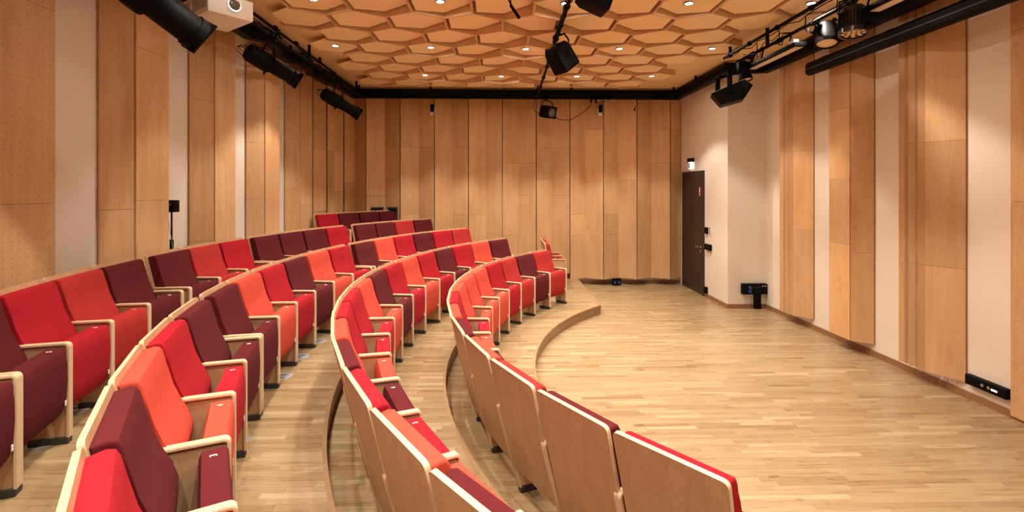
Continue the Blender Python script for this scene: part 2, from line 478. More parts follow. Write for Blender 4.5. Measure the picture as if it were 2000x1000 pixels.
# ------------------------------------------------------------------ platforms
def ring_pt(R, a): return (CX-R*cos(rad(a)), CY-R*sin(rad(a)))
def platform(idx, R, z, zprev, label):
    """riser arc plus deck behind it; far end straight at X = XE, cut by the room"""
    # arc ends where it meets X = XE
    xe = (XE, .78, -.05, -1.1, -1.95)[idx]
    a1 = -math.degrees(math.acos((CX-xe)/R))
    a0 = 62
    nn = 64
    arc = [ring_pt(R, a0+(a1-a0)*k/nn) for k in range(nn+1)]
    arc = [(max(x, -3.78), min(max(y, -2.1), YB)) for x, y in arc]
    ye = YB
    out = arc+[(xe, ye), (-3.78, ye), (-3.78, -2.1), (arc[0][0], -2.1)]
    clean = []
    for p in out:
        if not clean or (abs(p[0]-clean[-1][0])+abs(p[1]-clean[-1][1])) > 1e-4: clean.append(p)
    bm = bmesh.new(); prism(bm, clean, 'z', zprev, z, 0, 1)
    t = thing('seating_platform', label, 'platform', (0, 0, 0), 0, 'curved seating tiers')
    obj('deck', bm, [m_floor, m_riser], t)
    # nosing strip along the edge
    bm = bmesh.new()
    for k in range(len(arc)-1):
        (x0, y0), (x1, y1) = arc[k], arc[k+1]
        if abs(x0-x1)+abs(y0-y1) < 1e-4: continue
        def off(x, y, d):   # toward the centre of the arc
            v = Vector((CX-x, CY-y)).normalized(); return (x+v.x*d, y+v.y*d)
        A = off(x0, y0, .006); B = off(x1, y1, .006); Cc = off(x1, y1, -.022); D = off(x0, y0, -.022)
        vs = [bm.verts.new((*p, z-.022)) for p in (A, B, Cc, D)]; ws = [bm.verts.new((*p, z+.0012)) for p in (A, B, Cc, D)]
        bm.faces.new(ws); bm.faces.new(vs[::-1])
        for q in range(4): bm.faces.new((vs[q], vs[(q+1) % 4], ws[(q+1) % 4], ws[q]))
    if idx == 0: box(bm, XE-.07, XE+.006, arc[-1][1], YB, z-.022, z+.0012)
    bmesh.ops.remove_doubles(bm, verts=bm.verts[:], dist=1e-4)
    obj('nosing', bm, m_nosing, t)
    return t
platform(0, TR[0], TZ[0], 0, 'lowest curved oak platform, its riser edging the open floor')
platform(1, TR[1], TZ[1], TZ[0], 'second curved oak platform, stepping up behind the front row of seats')
platform(2, TR[2], TZ[2], TZ[1], 'third curved oak platform, stepping up behind the second row of seats')
platform(3, TR[3], TZ[3], TZ[2], 'fourth curved oak platform under the seats beside the left wall')
platform(4, TR[4], TZ[4], TZ[3], 'highest oak platform under the four seats in the far left corner')

# ------------------------------------------------------------------ seats
PW = .54
def rounded_outline(pts, radii, seg=5):
    out = []
    n = len(pts)
    for i in range(n):
        p = Vector(pts[i]); a = Vector(pts[i-1]); b = Vector(pts[(i+1) % n]); r = radii[i]
        if r <= 0: out.append(tuple(p)); continue
        u = (a-p).normalized(); v = (b-p).normalized()
        A = p+u*r; B = p+v*r
        for k in range(seg+1):
            t = k/seg
            out.append(tuple((1-t)**2*A+2*t*(1-t)*p+t*t*B))
    return out

INC = math.atan2(.175, .73)
def shell_mesh():
    # outline in plane (x, s): s along the incline from the bottom edge
    S = math.hypot(.175, .73)
    pts = [(-.256, 0), (.256, 0), (.268, S*.5), (.277, S), (-.277, S), (-.268, S*.5)]
    o = rounded_outline(pts, [.02, .02, 0, .032, .032, 0])
    bm = bmesh.new()
    prism(bm, o, 'y', -.006, .016, 0, 1)
    M = Matrix.Translation((0, -.262, .21)) @ Matrix.Rotation(INC, 4, 'X')
    bmesh.ops.transform(bm, matrix=M, verts=bm.verts[:])
    return bm
def pad_mesh():
    # profile in a frame riding on the shell: (t out of the shell, s along)
    prof = [(0, .718), (.050, .718), (.073, .706), (.080, .68), (.078, .60), (.080, .50), (.092, .42), (.112, .34), (.118, .28), (.105, .225), (.07, .20), (0, .20)]
    bm = bmesh.new()
    A, B, f, g = prism(bm, prof, 'x', -.259, .259)
    ed = [e for e in bm.edges if (e.verts[0].co.x > 0) == (e.verts[1].co.x > 0)]
    bmesh.ops.bevel(bm, geom=ed, offset=.014, segments=3, affect='EDGES', profile=.6)
    # (y,z) = (t,s): translate in front of the shell
    M = Matrix.Translation((0, -.262, .21)) @ Matrix.Rotation(INC, 4, 'X') @ Matrix.Translation((0, .0165, 0))
    bmesh.ops.transform(bm, matrix=M, verts=bm.verts[:])
    return bm
def cushion_mesh():
    prof = [(-.022, .596), (-.012, .586), (-.006, .50), (-.004, .40), (-.010, .29), (-.024, .215), (-.048, .180), (-.085, .178), (-.108, .20), (-.120, .30), (-.124, .42), (-.124, .565), (-.114, .594)]
    bm = bmesh.new()
    prism(bm, prof, 'x', -.240, .240)
    ed = [e for e in bm.edges if (e.verts[0].co.x > 0) == (e.verts[1].co.x > 0)]
    bmesh.ops.bevel(bm, geom=ed, offset=.010, segments=3, affect='EDGES', profile=.6)
    return bm
def frame_panel_mesh():
    bm = bmesh.new()
    pts = rounded_outline([(-.012, .610), (-.012, .036), (-.204, .036), (-.358, .610)], [.02, 0, 0, .02])
    prism(bm, pts, 'x', -.011, .011)
    return bm
def arm_mesh():
    """bent laminated band: back leg along the shell, rounded corner, arm top, rounded corner, front upright"""
    th = .015; n = 6
    def band(ins):
        out = [(-.214+ins*1.05, .035)]
        # back corner
        r = .028-ins; c = (-.340, .622-.028)
        for k in range(n+1):
            a = rad(195)-rad(105)*k/n
            out.append((c[0]+r*cos(a), c[1]+r*sin(a)))
        c = (-.028, .622-.028)
        for k in range(n+1):
            a = PI/2-PI/2*k/n
            out.append((c[0]+r*cos(a), c[1]+r*sin(a)))
        out.append((-ins, .035))
        return out
    bm = bmesh.new()
    P, Q = band(0), band(th)
    w = .0235; m = len(P)
    def ring(pts, x): return [bm.verts.new((x, *p)) for p in pts]
    A, B, Cc, D = ring(P, -w), ring(P, w), ring(Q, w), ring(Q, -w)
    for i in range(m-1):
        bm.faces.new((A[i], B[i], B[i+1], A[i+1])); bm.faces.new((B[i], Cc[i], Cc[i+1], B[i+1]))
        bm.faces.new((Cc[i], D[i], D[i+1], Cc[i+1])); bm.faces.new((D[i], A[i], A[i+1], D[i+1]))
    bm.faces.new((A[0], D[0], Cc[0], B[0])); bm.faces.new((A[-1], B[-1], Cc[-1], D[-1]))
    bmesh.ops.recalc_face_normals(bm, faces=bm.faces[:])
    bmesh.ops.bevel(bm, geom=[e for e in bm.edges if e.calc_face_angle(0) > 1.2], offset=.003, segments=2, affect='EDGES')
    return bm
def foot_mesh():
    bm = bmesh.new(); box(bm, -.025, .025, -.210, -.004, .0005, .042); bev(bm, .003, 1)
    return bm

def frame(parent, sx):
    p = obj('side_frame', frame_panel_mesh(), m_seat_ply, parent, 30); p.location.x = sx
    obj('armrest', arm_mesh(), m_edge_ply, p, 30)
    obj('foot', foot_mesh(), m_dark_steel, p)
    return p

def text_mesh(s, size):
    cu = bpy.data.curves.new('n', 'FONT'); cu.body = s; cu.size = size; cu.align_x = 'CENTER'; cu.align_y = 'CENTER'; cu.extrude = .0004; cu.offset = size*.022
    o = bpy.data.objects.new('n', cu); COL.objects.link(o)
    dg = bpy.context.evaluated_depsgraph_get()
    me = bpy.data.meshes.new_from_object(o.evaluated_get(dg))
    me.name = 'seat_number'
    bpy.data.objects.remove(o); bpy.data.curves.remove(cu)
    me.materials.clear(); me.materials.append(m_offwhite)
    return me
NUM = {}
def number(nv):
    if nv not in NUM: NUM[nv] = text_mesh(str(nv), .040)
    return NUM[nv]

PROTO = {}
frame_proto = None
def make_proto(c):
    t = thing('theatre_seat', '', 'seat')
    obj('backrest_shell', shell_mesh(), [m_seat_ply, m_edge_ply], t, 30)
    obj('back_cushion', pad_mesh(), FAB[c][1], t, 45)
    q = obj('seat_cushion', cushion_mesh(), FAB[c][1], t, 45)
    bm = bmesh.new(); box(bm, -.236, -.222, -.0125, -.0085, .245, .275); obj('care_tag', bm, m_offwhite, q)
    return t
seat_objs = []
cname = {k: v[0] for k, v in FAB.items()}
def build_seat(c, Rarm, a, z, scale, num, label, extra_far=False, group=None, near_frame=True):
    """a = mid angle of the seat"""
    global frame_proto
    if c not in PROTO:
        PROTO[c] = make_proto(c); t = PROTO[c]
    else:
        t = copy_tree(PROTO[c])
        for ch in list(t.children):
            if ch.name.startswith('side_frame'):
                for g in list(ch.children): bpy.data.objects.remove(g)
                bpy.data.objects.remove(ch)
            elif ch.name.startswith('seat_cushion'):
                for g in list(ch.children):
                    if g.name.startswith('seat_number'): bpy.data.objects.remove(g)
    def add_frame(sx):
        global frame_proto
        if frame_proto is None: frame_proto = frame(t, sx)
        else:
            f = copy_tree(frame_proto, t); f.location.x = sx
    if near_frame: add_frame(PW/2)
    if extra_far: add_frame(-PW/2)
    if num is not None:
        for ch in t.children:
            if ch.name.startswith('seat_cushion'):
                no = bpy.data.objects.new('seat_number', number(num)); link(no, ch)
                no.location = (-.175, -.068, .5962); no.rotation_euler = (0, 0, PI)
    x, y = CX-Rarm*cos(rad(a)), CY-Rarm*sin(rad(a))
    t.location = (x, y, z); t.rotation_euler = (0, 0, rad(a)-PI/2); t.scale = (scale, 1, 1)
    t['label'] = label; t['category'] = 'seat'
    if group: t['group'] = group
    return t

ORD = ['', 'first', 'second', 'third', 'fourth', 'fifth', 'sixth', 'seventh', 'eighth', 'ninth', 'tenth', 'eleventh', 'twelfth', 'thirteenth', 'fourteenth', 'fifteenth', 'sixteenth', 'seventeenth', 'eighteenth']
def ordn(k): return 'last' if k == 1 else ORD[k]+' seat'
# row: (name, Rarm, z, list of segments (a_start(near/high angle), pitch, colours near->far, first number, count offset))
def row(rowname, Rarm, z, segs, group, total):
    """segments listed near to far; colours near to far"""
    idx = total
    for (a0, pitch, cols, num0, dR) in segs:
        k = 0
        for c in cols:
            a = a0-pitch*(k+.5)
            chord = rad(pitch)*(Rarm+dR)
            last = (k == len(cols)-1)
            lab = '%s theatre seat, %s from the far end of the %s' % (cname[c], ORD[idx], rowname)
            if idx == 1: lab = '%s theatre seat at the far end of the %s' % (cname[c], rowname)
            build_seat(c, Rarm+dR, a, z, chord/PW, None if num0 is None else num0+k, lab, last, group)
            k += 1; idx -= 1
row('front row', 5.095, TZ[0], [(41.7, 5.967, 'CDBODOCOOOCBDB', 1, 0)], 'front row seats', 14)
row('second row', 6.04, TZ[1], [(41.1, 5.13, 'DOCDOCCODCOCDCOD', 1, 0)], 'second row seats', 16)
row('third row', 6.99, TZ[2], [(36.64, 4.555, 'CDOCD', 2, 0), (13.4, 4.53, 'DOCDOC', 7, 0), (-14.5, 4.32, 'DOCDCB', 13, 0)], 'third row seats', 17)
row('fourth row', 8.00, TZ[3], [(24.9, 3.95, 'D', 4, 0), (20.8, 3.95, 'DCBD', 5, 0), (3.95, 3.95, 'DBC', 9, 0), (-8.55, 3.79, 'DDDC', 12, 0), (-25.0, 3.65, 'DDBD', 16, 0)], 'fourth row seats', 16)
row('short back corner row', 9.07, TZ[4], [(-26.1, 3.30, 'CDDD', 1, 0)], 'back row corner seats', 4)
# two seats facing sideways by the far wall
for k, yy in enumerate((10.42, 10.95)):
    lab = ('nearer', 'farther')[k]+' of two brick red theatre seats seen side-on by the far wall'
    t = build_seat('B', 0, 0, TZ[0], 1, None, lab, k == 1, 'side-on seats by the far wall')
    t.location = (1.36, yy, TZ[0]); t.rotation_euler = (0, 0, -PI/2)

# ------------------------------------------------------------------ door and door wall
bm = bmesh.new()
DX = 4.22
box(bm, DX-.02, DX, 10.24, 10.31, 0, 2.58); box(bm, DX-.02, DX, 11.40, 11.47, 0, 2.58); box(bm, DX-.02, DX, 10.31, 11.40, 2.50, 2.58)
door = struct('door_1', bm, m_door)
bm = bmesh.new(); box(bm, DX-.012, DX, 10.315, 11.395, .005, 2.495); leaf = obj('door_leaf', bm, m_door, door)
bm = bmesh.new()
tube(bm, [(DX-.012, 10.42, .99), (DX-.06, 10.42, .99), (DX-.065, 10.44, .99), (DX-.065, 10.56, .99)], .011, 8)
tube(bm, [(DX-.012, 10.42, .99), (DX-.02, 10.42, .99)], .027, 14); tube(bm, [(DX-.012, 10.42, .90), (DX-.02, 10.42, .90)], .024, 14)
obj('door_handle', bm, m_chrome, leaf, 40)
bm = bmesh.new(); box(bm, DX-.0145, DX-.0125, 10.43, 10.50, 2.05, 2.24); q = obj('door_notice', bm, m_red_label, leaf)
bm = bmesh.new(); box(bm, DX-.0155, DX-.0145, 10.445, 10.485, 2.13, 2.22); box(bm, DX-.0155, DX-.0145, 10.445, 10.485, 2.07, 2.10); obj('notice_print', bm, m_offwhite, leaf)

t = thing('exit_sign', 'illuminated white and green exit sign with black top above the dark door', 'sign', (DX, 10.90, 2.63))
bm = bmesh.new(); box(bm, -.075, 0, -.11, .11, .155, .235); obj('lamp_housing', bm, m_black, t)
bm = bmesh.new(); box(bm, -.05, -.035, -.10, .10, 0, .155); obj('lit_panel', bm, m_exit_lit, t)
bm = bmesh.new()   # running figure and doorway pictogram
def flat(bm, pts, x=-.0515): 
    A = [bm.verts.new((x, *p)) for p in pts]; bm.faces.new(A); bmesh.ops.extrude_face_region
    B = [bm.verts.new((x-.0006, *p)) for p in pts]; bm.faces.new(B[::-1])
    for i in range(len(pts)): bm.faces.new((A[i], B[i], B[(i+1) % len(pts)], A[(i+1) % len(pts)]))
flat(bm, [(.02, .02), (.085, .02), (.085, .135), (.02, .135)])
flat(bm, [(-.012, .05), (.004, .055), (-.010, .105), (-.028, .10)]); flat(bm, [(-.012, .05), (-.045, .025), (-.035, .018), (.0, .042)])
flat(bm, [(.0, .05), (.016, .022), (.008, .016), (-.008, .045)]); flat(bm, [(-.028, .10), (-.055, .085), (-.052, .078), (-.024, .09)])
flat(bm, [(-.015+.011*cos(k), .123+.011*sin(k)) for k in [i*PI/4 for i in range(8)]])
flat(bm, [(-.09, .07), (-.07, .085), (-.07, .055)])
obj('running_figure_pictogram', bm, m_green, t)
t = tag(obj('call_point', (lambda b: (box(b, DX-.04, DX, 10.06, 10.16, 1.29, 1.42), bev(b, .006), b)[2])(bmesh.new()), m_black), 'small black square wall unit beside the dark door at shoulder height', 'switch')
t = thing('light_switch', 'white wall switch with grey buttons just right of the black unit by the door', 'switch', (DX, 9.96, 1.28))
bm = bmesh.new(); box(bm, -.014, 0, -.045, .045, 0, .17); bev(bm, .003, 1); obj('cover_plate', bm, m_white_plastic, t)
for k in range(2):
    bm = bmesh.new(); box(bm, -.019, -.014, -.03, .03, .02+.072*k, .08+.072*k); obj('button', bm, m_grey_plastic, t)
tag(obj('door_controller', (lambda b: (box(b, DX-.05, DX, 9.88, 10.15, .97, 1.09), bev(b, .012), b)[2])(bmesh.new()), m_black), 'wide black rounded wall box beside the door handle', 'control box')
tag(obj('door_stop_box', (lambda b: (box(b, DX-.05, DX, 10.08, 10.19, .09, .21), bev(b, .006), b)[2])(bmesh.new()), m_black), 'small black socket low on the wall beside the door bottom', 'socket')

# black connection panel on a pedestal, corner wall
t = thing('connection_panel', 'black connector panel on a square post in the white corner right of the door', 'connector panel', (4.7, 9.2, 0))
bm = bmesh.new(); box(bm, -.24, .21, -.09, -.001, .27, .46); bev(bm, .004, 1); f = obj('faceplate', bm, m_black, t)
for zz in (.395, .325):
    bm = bmesh.new(); lathe(bm, [(0, .03), (.022, .03), (.022, .024), (.012, .02)], (-.115, -.09, zz), (0, -1, 0), 16); obj('socket', bm, m_blue, f, 40)
for k in range(4):
    bm = bmesh.new(); lathe(bm, [(0, .012), (.006, .012)], (-.03+.035*k, -.09, .40), (0, -1, 0), 10); obj('jack', bm, m_dark_steel, f, 40)
for k in range(2):
    bm = bmesh.new(); lathe(bm, [(0, .013), (.006, .013)], (.125+.045*k, -.09, .42), (0, -1, 0), 10); obj('jack', bm, m_steel, f, 40)
bm = bmesh.new(); box(bm, -.01, .10, -.085, -.016, 0, .27); obj('post', bm, m_black, t)

t = thing('wall_socket', 'small black double socket with blue outlets at the foot of the back wall', 'socket', (2.68, 11.40, 0))
bm = bmesh.new(); box(bm, -.10, .10, 0, .03, .015, .165); bev(bm, .004, 1); f = obj('faceplate', bm, m_black, t)
for xx in (-.045, .045):
    bm = bmesh.new(); lathe(bm, [(0, .027), (.02, .027), (.02, .021), (.01, .018)], (xx, 0, .08), (0, -1, 0), 16); obj('socket', bm, m_blue, f, 40)
bm = bmesh.new(); box(bm, -.05, .05, .03, .245, .03, .12); obj('mounting_box', bm, m_black, t)

t = thing('connector_strip', 'long black connector box low on the white right wall', 'connector panel', (4.93, 4.94, .17))
bm = bmesh.new(); box(bm, -.06, 0, -.215, .215, 0, .10); bev(bm, .004, 1); f = obj('housing', bm, m_black, t)
bm = bmesh.new(); box(bm, -.063, -.06, -.13, -.07, .035, .052); obj('lit_label', bm, m_tiny_led, f)
for yy in (.02, -.045):
    bm = bmesh.new(); lathe(bm, [(0, .016), (.006, .016)], (-.06, yy, .05), (-1, 0, 0), 12); obj('jack', bm, m_steel, f, 40)

for k, (xa, xb, za, zb, lab) in enumerate(((-2.86, -2.58, 1.50, 1.79, 'left'), (-2.50, -2.27, 1.45, 1.79, 'right'))):
    t = thing('wall_grille', '%s of two dark framed openings low in the back wall behind the corner seats' % lab, 'grille', ((xa+xb)/2, 11.40, za), 0, 'grilles behind the corner seats')
    w = (xb-xa)/2; h = zb-za
    bm = bmesh.new()
    box(bm, -w, w, -.012, .03, 0, .03); box(bm, -w, w, -.012, .03, h-.03, h); box(bm, -w, -w+.03, -.012, .03, .03, h-.03); box(bm, w-.03, w, -.012, .03, .03, h-.03)
    obj('grille_frame', bm, m_dark_steel, t)
    bm = bmesh.new(); box(bm, -w+.03, w-.03, .0, .03, .03, h-.03); obj('dark_recess', bm, m_black_matt, t)
    for q in range(4):
        bm = bmesh.new(); box(bm, -w+.03, w-.03, -.008, .004, .05+q*.055, .062+q*.055); obj('slat', bm, m_dark_steel, t)

# small speaker on a stand at the left wall
t = thing('speaker_stand', 'black pole stand carrying a small black speaker by the left wall', 'stand', (-3.69, 5.80, TZ[3]))
bm = bmesh.new(); tube(bm, [(0, 0, .01), (0, 0, 1.31)], .009, 8); obj('pole', bm, m_black, t, 40)
bm = bmesh.new(); tube(bm, [(0, 0, .86), (0, 0, 1.0)], .020, 10); obj('clamp', bm, m_black, t, 40)
bm = bmesh.new(); lathe(bm, [(0, .075), (.01, .075), (.014, .02)], (0, 0, 0), (0, 0, 1), 20); obj('base', bm, m_black, t, 40)
t = thing('small_speaker', 'small black box speaker on a thin pole at the left wall', 'speaker', (-3.69, 5.80, TZ[3]+1.31))
bm = bmesh.new(); box(bm, -.055, .055, -.056, .056, 0, .135); bev(bm, .006, 2); f = obj('cabinet', bm, m_black, t, 40)
bm = bmesh.new(); flatp = [(.012, .09), (.03, .075), (.045, .105), (.04, .108), (.03, .085), (.014, .094)]
A = [bm.verts.new((p[0]-.01, -.0575, p[1])) for p in flatp]; bm.faces.new(A); obj('logo', bm, m_grey_plastic, f)
bm = bmesh.new(); tube(bm, [(-.02, -.03, 0), (-.01, -.035, -.12), (.01, -.02, -.3), (.05, -.03, -.52), (.06, -.03, -.9), (.04, -.02, -1.3)], .0035, 6)
obj('cable', bm, m_grey_plastic, t, 60)

# floor air diffusers
dif = None
for k, (x, y, z, lab) in enumerate(((-2.83, 3.20, TZ[2], 'largest, at the lower left corner'), (-3.02, 3.66, TZ[3], 'behind the crimson seat at lower left'), (-1.80, 3.50, TZ[2], 'under the third row nearest the bottom edge'),
                                   (-2.00, 4.70, TZ[2], 'under the middle of the third row'), (-2.05, 5.25, TZ[2], 'one seat farther along the third row'), (-2.05, 5.77, TZ[2], 'two seats farther along the third row'))):
    if k in (0, 1): z = TZ[2] if math.hypot(CX-x, CY-y) < TR[3] else TZ[3]
    if dif is None:
        dif = thing('floor_air_diffuser', '', 'vent')
        bm = bmesh.new(); lathe(bm, [(0, .10), (.003, .10), (.005, .092), (.005, .072), (.002, .070)], (0, 0, 0), (0, 0, 1), 32); obj('rim', bm, m_grey_plastic, dif, 30)
        bm = bmesh.new(); lathe(bm, [(.0015, .071), (.0028, .071)], (0, 0, 0), (0, 0, 1), 28); g = obj('grille_plate', bm, m_grey_plastic, dif, 30)
        bm = bmesh.new()
        for q in range(-4, 5):
            h = math.sqrt(max(0, .062**2-(q*.014)**2))
            M1 = Matrix.Rotation(rad(30), 4, 'Z'); box(bm, q*.014-.0032, q*.014+.0032, .004, h, .0029, .0034, 0, M1)
            M1 = Matrix.Rotation(rad(-30), 4, 'Z'); box(bm, q*.014-.0032, q*.014+.0032, -h, -.004, .0029, .0034, 0, M1)
        obj('slots', bm, m_black_matt, g)
        t = dif
    else: t = copy_tree(dif)
    t.location = (x, y, z); t['label'] = 'round grey floor air diffuser, '+lab; t['group'] = 'floor diffusers under the seats'; t['category'] = 'vent'

# ------------------------------------------------------------------ black track round the room
def poly_bar(bm, plan, z0, z1, w):
    """ribbon following a plan polyline, width w to the left of travel"""
    P = [Vector((*p, 0)) for p in plan]; L = []; R = []
    for i, p in enumerate(P):
        d1 = (P[i]-P[i-1]).normalized() if i else (P[1]-P[0]).normalized()
        d2 = (P[i+1]-P[i]).normalized() if i < len(P)-1 else d1
        d = (d1+d2); d = d.normalized() if d.length > 1e-6 else d1
        nrm = Vector((-d.y, d.x, 0)); k = 1/max(.5, nrm.dot(Vector((-d1.y, d1.x, 0))))
        L.append(p+nrm*w*k); R.append(p.copy())
    rows_ = []
    for i in range(len(P)):
        rows_.append([bm.verts.new((R[i].x, R[i].y, z0)), bm.verts.new((R[i].x, R[i].y, z1)), bm.verts.new((L[i].x, L[i].y, z1)), bm.verts.new((L[i].x, L[i].y, z0))])
    for a, b in zip(rows_, rows_[1:]):
        for q in range(4): bm.faces.new((a[q], b[q], b[(q+1) % 4], a[(q+1) % 4]))
    bm.faces.new(rows_[0][::-1]); bm.faces.new(rows_[-1])
track_plan = [(-3.28, -1.9), (-3.28, 6.80), (-3.16, 6.98), (-3.16, 7.45), (-3.28, 7.70), (-3.28, 8.10), (-3.16, 8.24), (-3.16, 8.70), (-3.27, 8.98), (-3.20, 9.4), (-3.12, 9.75), (-3.12, 11.18),
              (3.95, 11.18), (3.95, 8.72), (4.55, 8.55), (4.55, 8.0), (4.52, -1.9)]
t = thing('lighting_track', 'black track running round the room just under the hexagon ceiling', 'track', (0, 0, 0))
bm = bmesh.new(); poly_bar(bm, track_plan, 4.205, 4.255, .12); poly_bar(bm, track_plan, 4.335, 4.400, .12)
obj('flanges', bm, m_black, t)
def inset(plan, d):
    out = []
    P = [Vector(p) for p in plan]
    for i, p in enumerate(P):
        d1 = (P[i]-P[i-1]).normalized() if i else (P[1]-P[0]).normalized()
        d2 = (P[i+1]-P[i]).normalized() if i < len(P)-1 else d1
        dd = (d1+d2).normalized(); nrm = Vector((-dd.y, dd.x)); k = 1/max(.5, nrm.dot(Vector((-d1.y, d1.x))))
        out.append(tuple(p+nrm*d*k))
    return out
bm = bmesh.new(); poly_bar(bm, inset(track_plan, .022), 4.254, 4.336, .07); obj('web', bm, m_black_matt, t)
for (x, y) in ((-3.02, 11.0), (-1.49, 11.1), (3.86, 11.05), (-3.10, 7.2), (-3.05, 8.7), (3.9, 9.9), (4.45, 7.0), (4.45, 5.2), (1.6, 11.1)):
    bm = bmesh.new(); box(bm, x-.02, x+.02, y-.02, y+.02, 4.36, ZC); obj('hanger', bm, m_black, t)

# black rail on the right wall
t = thing('wall_rail', 'long black rail fixed high across the panels of the right wall', 'rail', (4.60, 0, 3.86))
bm = bmesh.new()
prof = [(-.10, .03), (-.06, 0), (-.02, 0), (.0, .02), (.03, .02), (.06, .06), (.06, .19), (-.06, .19), (-.10, .15)]
prism(bm, prof, 'y', -1.9, 7.30); obj('rail_profile', bm, m_black, t)
bm = bmesh.new(); box(bm, -.105, -.098, -1.9, 7.30, .075, .09); obj('groove_strip', bm, m_dark_steel, t)
for y in (7.1, 5.9, 4.3, 2.5, .5):
    bm = bmesh.new(); box(bm, .05, .33, y-.06, y+.06, .15, .24); obj('bracket', bm, m_black, t)

# ------------------------------------------------------------------ lighting pipes with cables
def wiggle(p0, p1, n, amp, sag=.0):
    p0 = Vector(p0); p1 = Vector(p1); out = []
    for k in range(n+1):
        t_ = k/n; p = p0.lerp(p1, t_)
        out.append(p+Vector((rnd.uniform(-amp, amp), 0, rnd.uniform(-amp, amp)-sag*abs(sin(t_*n*1.1)))))
    return out
def pipe_thing(name, label, pipes, cables, clips, hang):
    t = thing(name, label, 'pipe', (0, 0, 0))
    for a, b, r in pipes:
        bm = bmesh.new(); tube(bm, [a, b], r, 12); obj('pipe', bm, m_black, t, 50)
    for a, b, n, amp, sag in cables:
        bm = bmesh.new(); tube(bm, wiggle(a, b, n, amp, sag), .006, 5); obj('cable', bm, m_black, t, 60)
    for p in clips:
        bm = bmesh.new(); v = Vector(p); tube(bm, [v-Vector((0, .02, 0)), v+Vector((0, .02, 0))], .034, 10); obj('clip', bm, m_black, t, 40)
    for (x, y, z0) in hang:
        bm = bmesh.new(); box(bm, x-.018, x+.018, y-.018, y+.018, z0, ZC); obj('hanger', bm, m_black, t)
    return t
pipe_thing('lighting_pipe', 'black pair of lighting pipes with cables along the left side under the ceiling',
           [((-2.90, -1.8, 4.19), (-2.97, 11.0, 4.19), .024), ((-2.83, -1.8, 4.31), (-2.98, 9.3, 4.30), .02)],
           [((-2.90, 2, 4.22), (-2.96, 10.5, 4.22), 34, .02, .03), ((-2.87, 2, 4.26), (-2.98, 9.5, 4.26), 30, .025, .02)],
           [(-2.90-.0055*y, y, 4.19) for y in (4.6, 5.3, 6.0, 6.6, 7.2, 7.9, 8.6, 9.4)]+[(-2.85-.013*y*.9, y, 4.305) for y in (5.2, 5.9, 6.7, 7.4)],
           [(-2.93, 4.0, 4.2), (-2.95, 7.95, 4.2), (-2.96, 10.6, 4.2)])
pipe_thing('lighting_pipe', 'black pair of cabled pipes running down the middle of the ceiling',
           [((.64, -1.8, 4.19), (.83, 10.95, 4.19), .022), ((.745, -1.8, 4.21), (.755, 6.9, 4.21), .022)],
           [((.66, 2, 4.22), (.83, 10.8, 4.21), 40, .022, .03), ((.68, 2, 4.25), (.77, 8, 4.24), 30, .03, .03), ((.73, 3, 4.18), (.75, 7, 4.18), 18, .025, .03)],
           [(.64+.015*(y+1.8), y, 4.19) for y in (5.5, 6.1, 6.7, 7.4, 8.2, 9.0, 9.8, 10.6)]+[(.75, y, 4.21) for y in (5.6, 6.2, 6.7)],
           [(.80, 10.4, 4.2), (.72, 7.6, 4.2), (.70, 4.2, 4.2)])
pipe_thing('lighting_pipe', 'black pair of cabled pipes under the ceiling on the right side',
           [((3.52, -1.8, 4.24), (3.52, 7.8, 4.24), .022), ((3.72, -1.8, 4.17), (3.72, 7.8, 4.17), .022)],
           [((3.55, 1, 4.20), (3.55, 7.7, 4.24), 30, .025, .03), ((3.70, 1, 4.2), (3.70, 7.7, 4.2), 32, .03, .04), ((3.62, 3, 4.18), (3.66, 7.5, 4.18), 20, .05, .04)],
           [(3.52, y, 4.24) for y in (4.9, 5.6, 6.3, 7.0, 7.6)]+[(3.72, y, 4.17) for y in (5.2, 5.9, 6.6, 7.4)],
           [(3.52, 7.6, 4.2), (3.52, 4.4, 4.2), (3.72, 6.9, 4.15)])

# ------------------------------------------------------------------ ellipsoidal spotlights
def yoke(t, c, d, w, top, r=.008):
    """U bracket from the sides of a lamp up to the pipe"""
    c = Vector(c); u, v = frame_of(Vector(d))
    bm = bmesh.new()
    a = c+u*w; b = c-u*w; top = Vector(top)
    for q in (a, b):
        e = Vector((q.x*.55+top.x*.45, q.y*.55+top.y*.45, top.z-.07))
        tube(bm, [q, Vector((q.x, q.y, (q.z*.4+top.z*.6))), e], [.011, .011, .011], 6)
    ea = Vector((a.x*.55+top.x*.45, a.y*.55+top.y*.45, top.z-.07)); eb = Vector((b.x*.55+top.x*.45, b.y*.55+top.y*.45, top.z-.07))
    tube(bm, [ea, eb], .012, 6)
    tube(bm, [(ea+eb)/2, top], .012, 6)
    tube(bm, [top-Vector((0, .03, 0)), top+Vector((0, .03, 0))], .038, 10)
    obj('yoke', bm, m_black, t, 40)
    for s, q in ((1, a), (-1, b)):
        bm = bmesh.new(); tube(bm, [q, q+u*s*.045], .006, 6); tube(bm, [q+u*s*.04, q+u*s*.065], .02, 8)
        obj('knob', bm, m_black, t, 40)

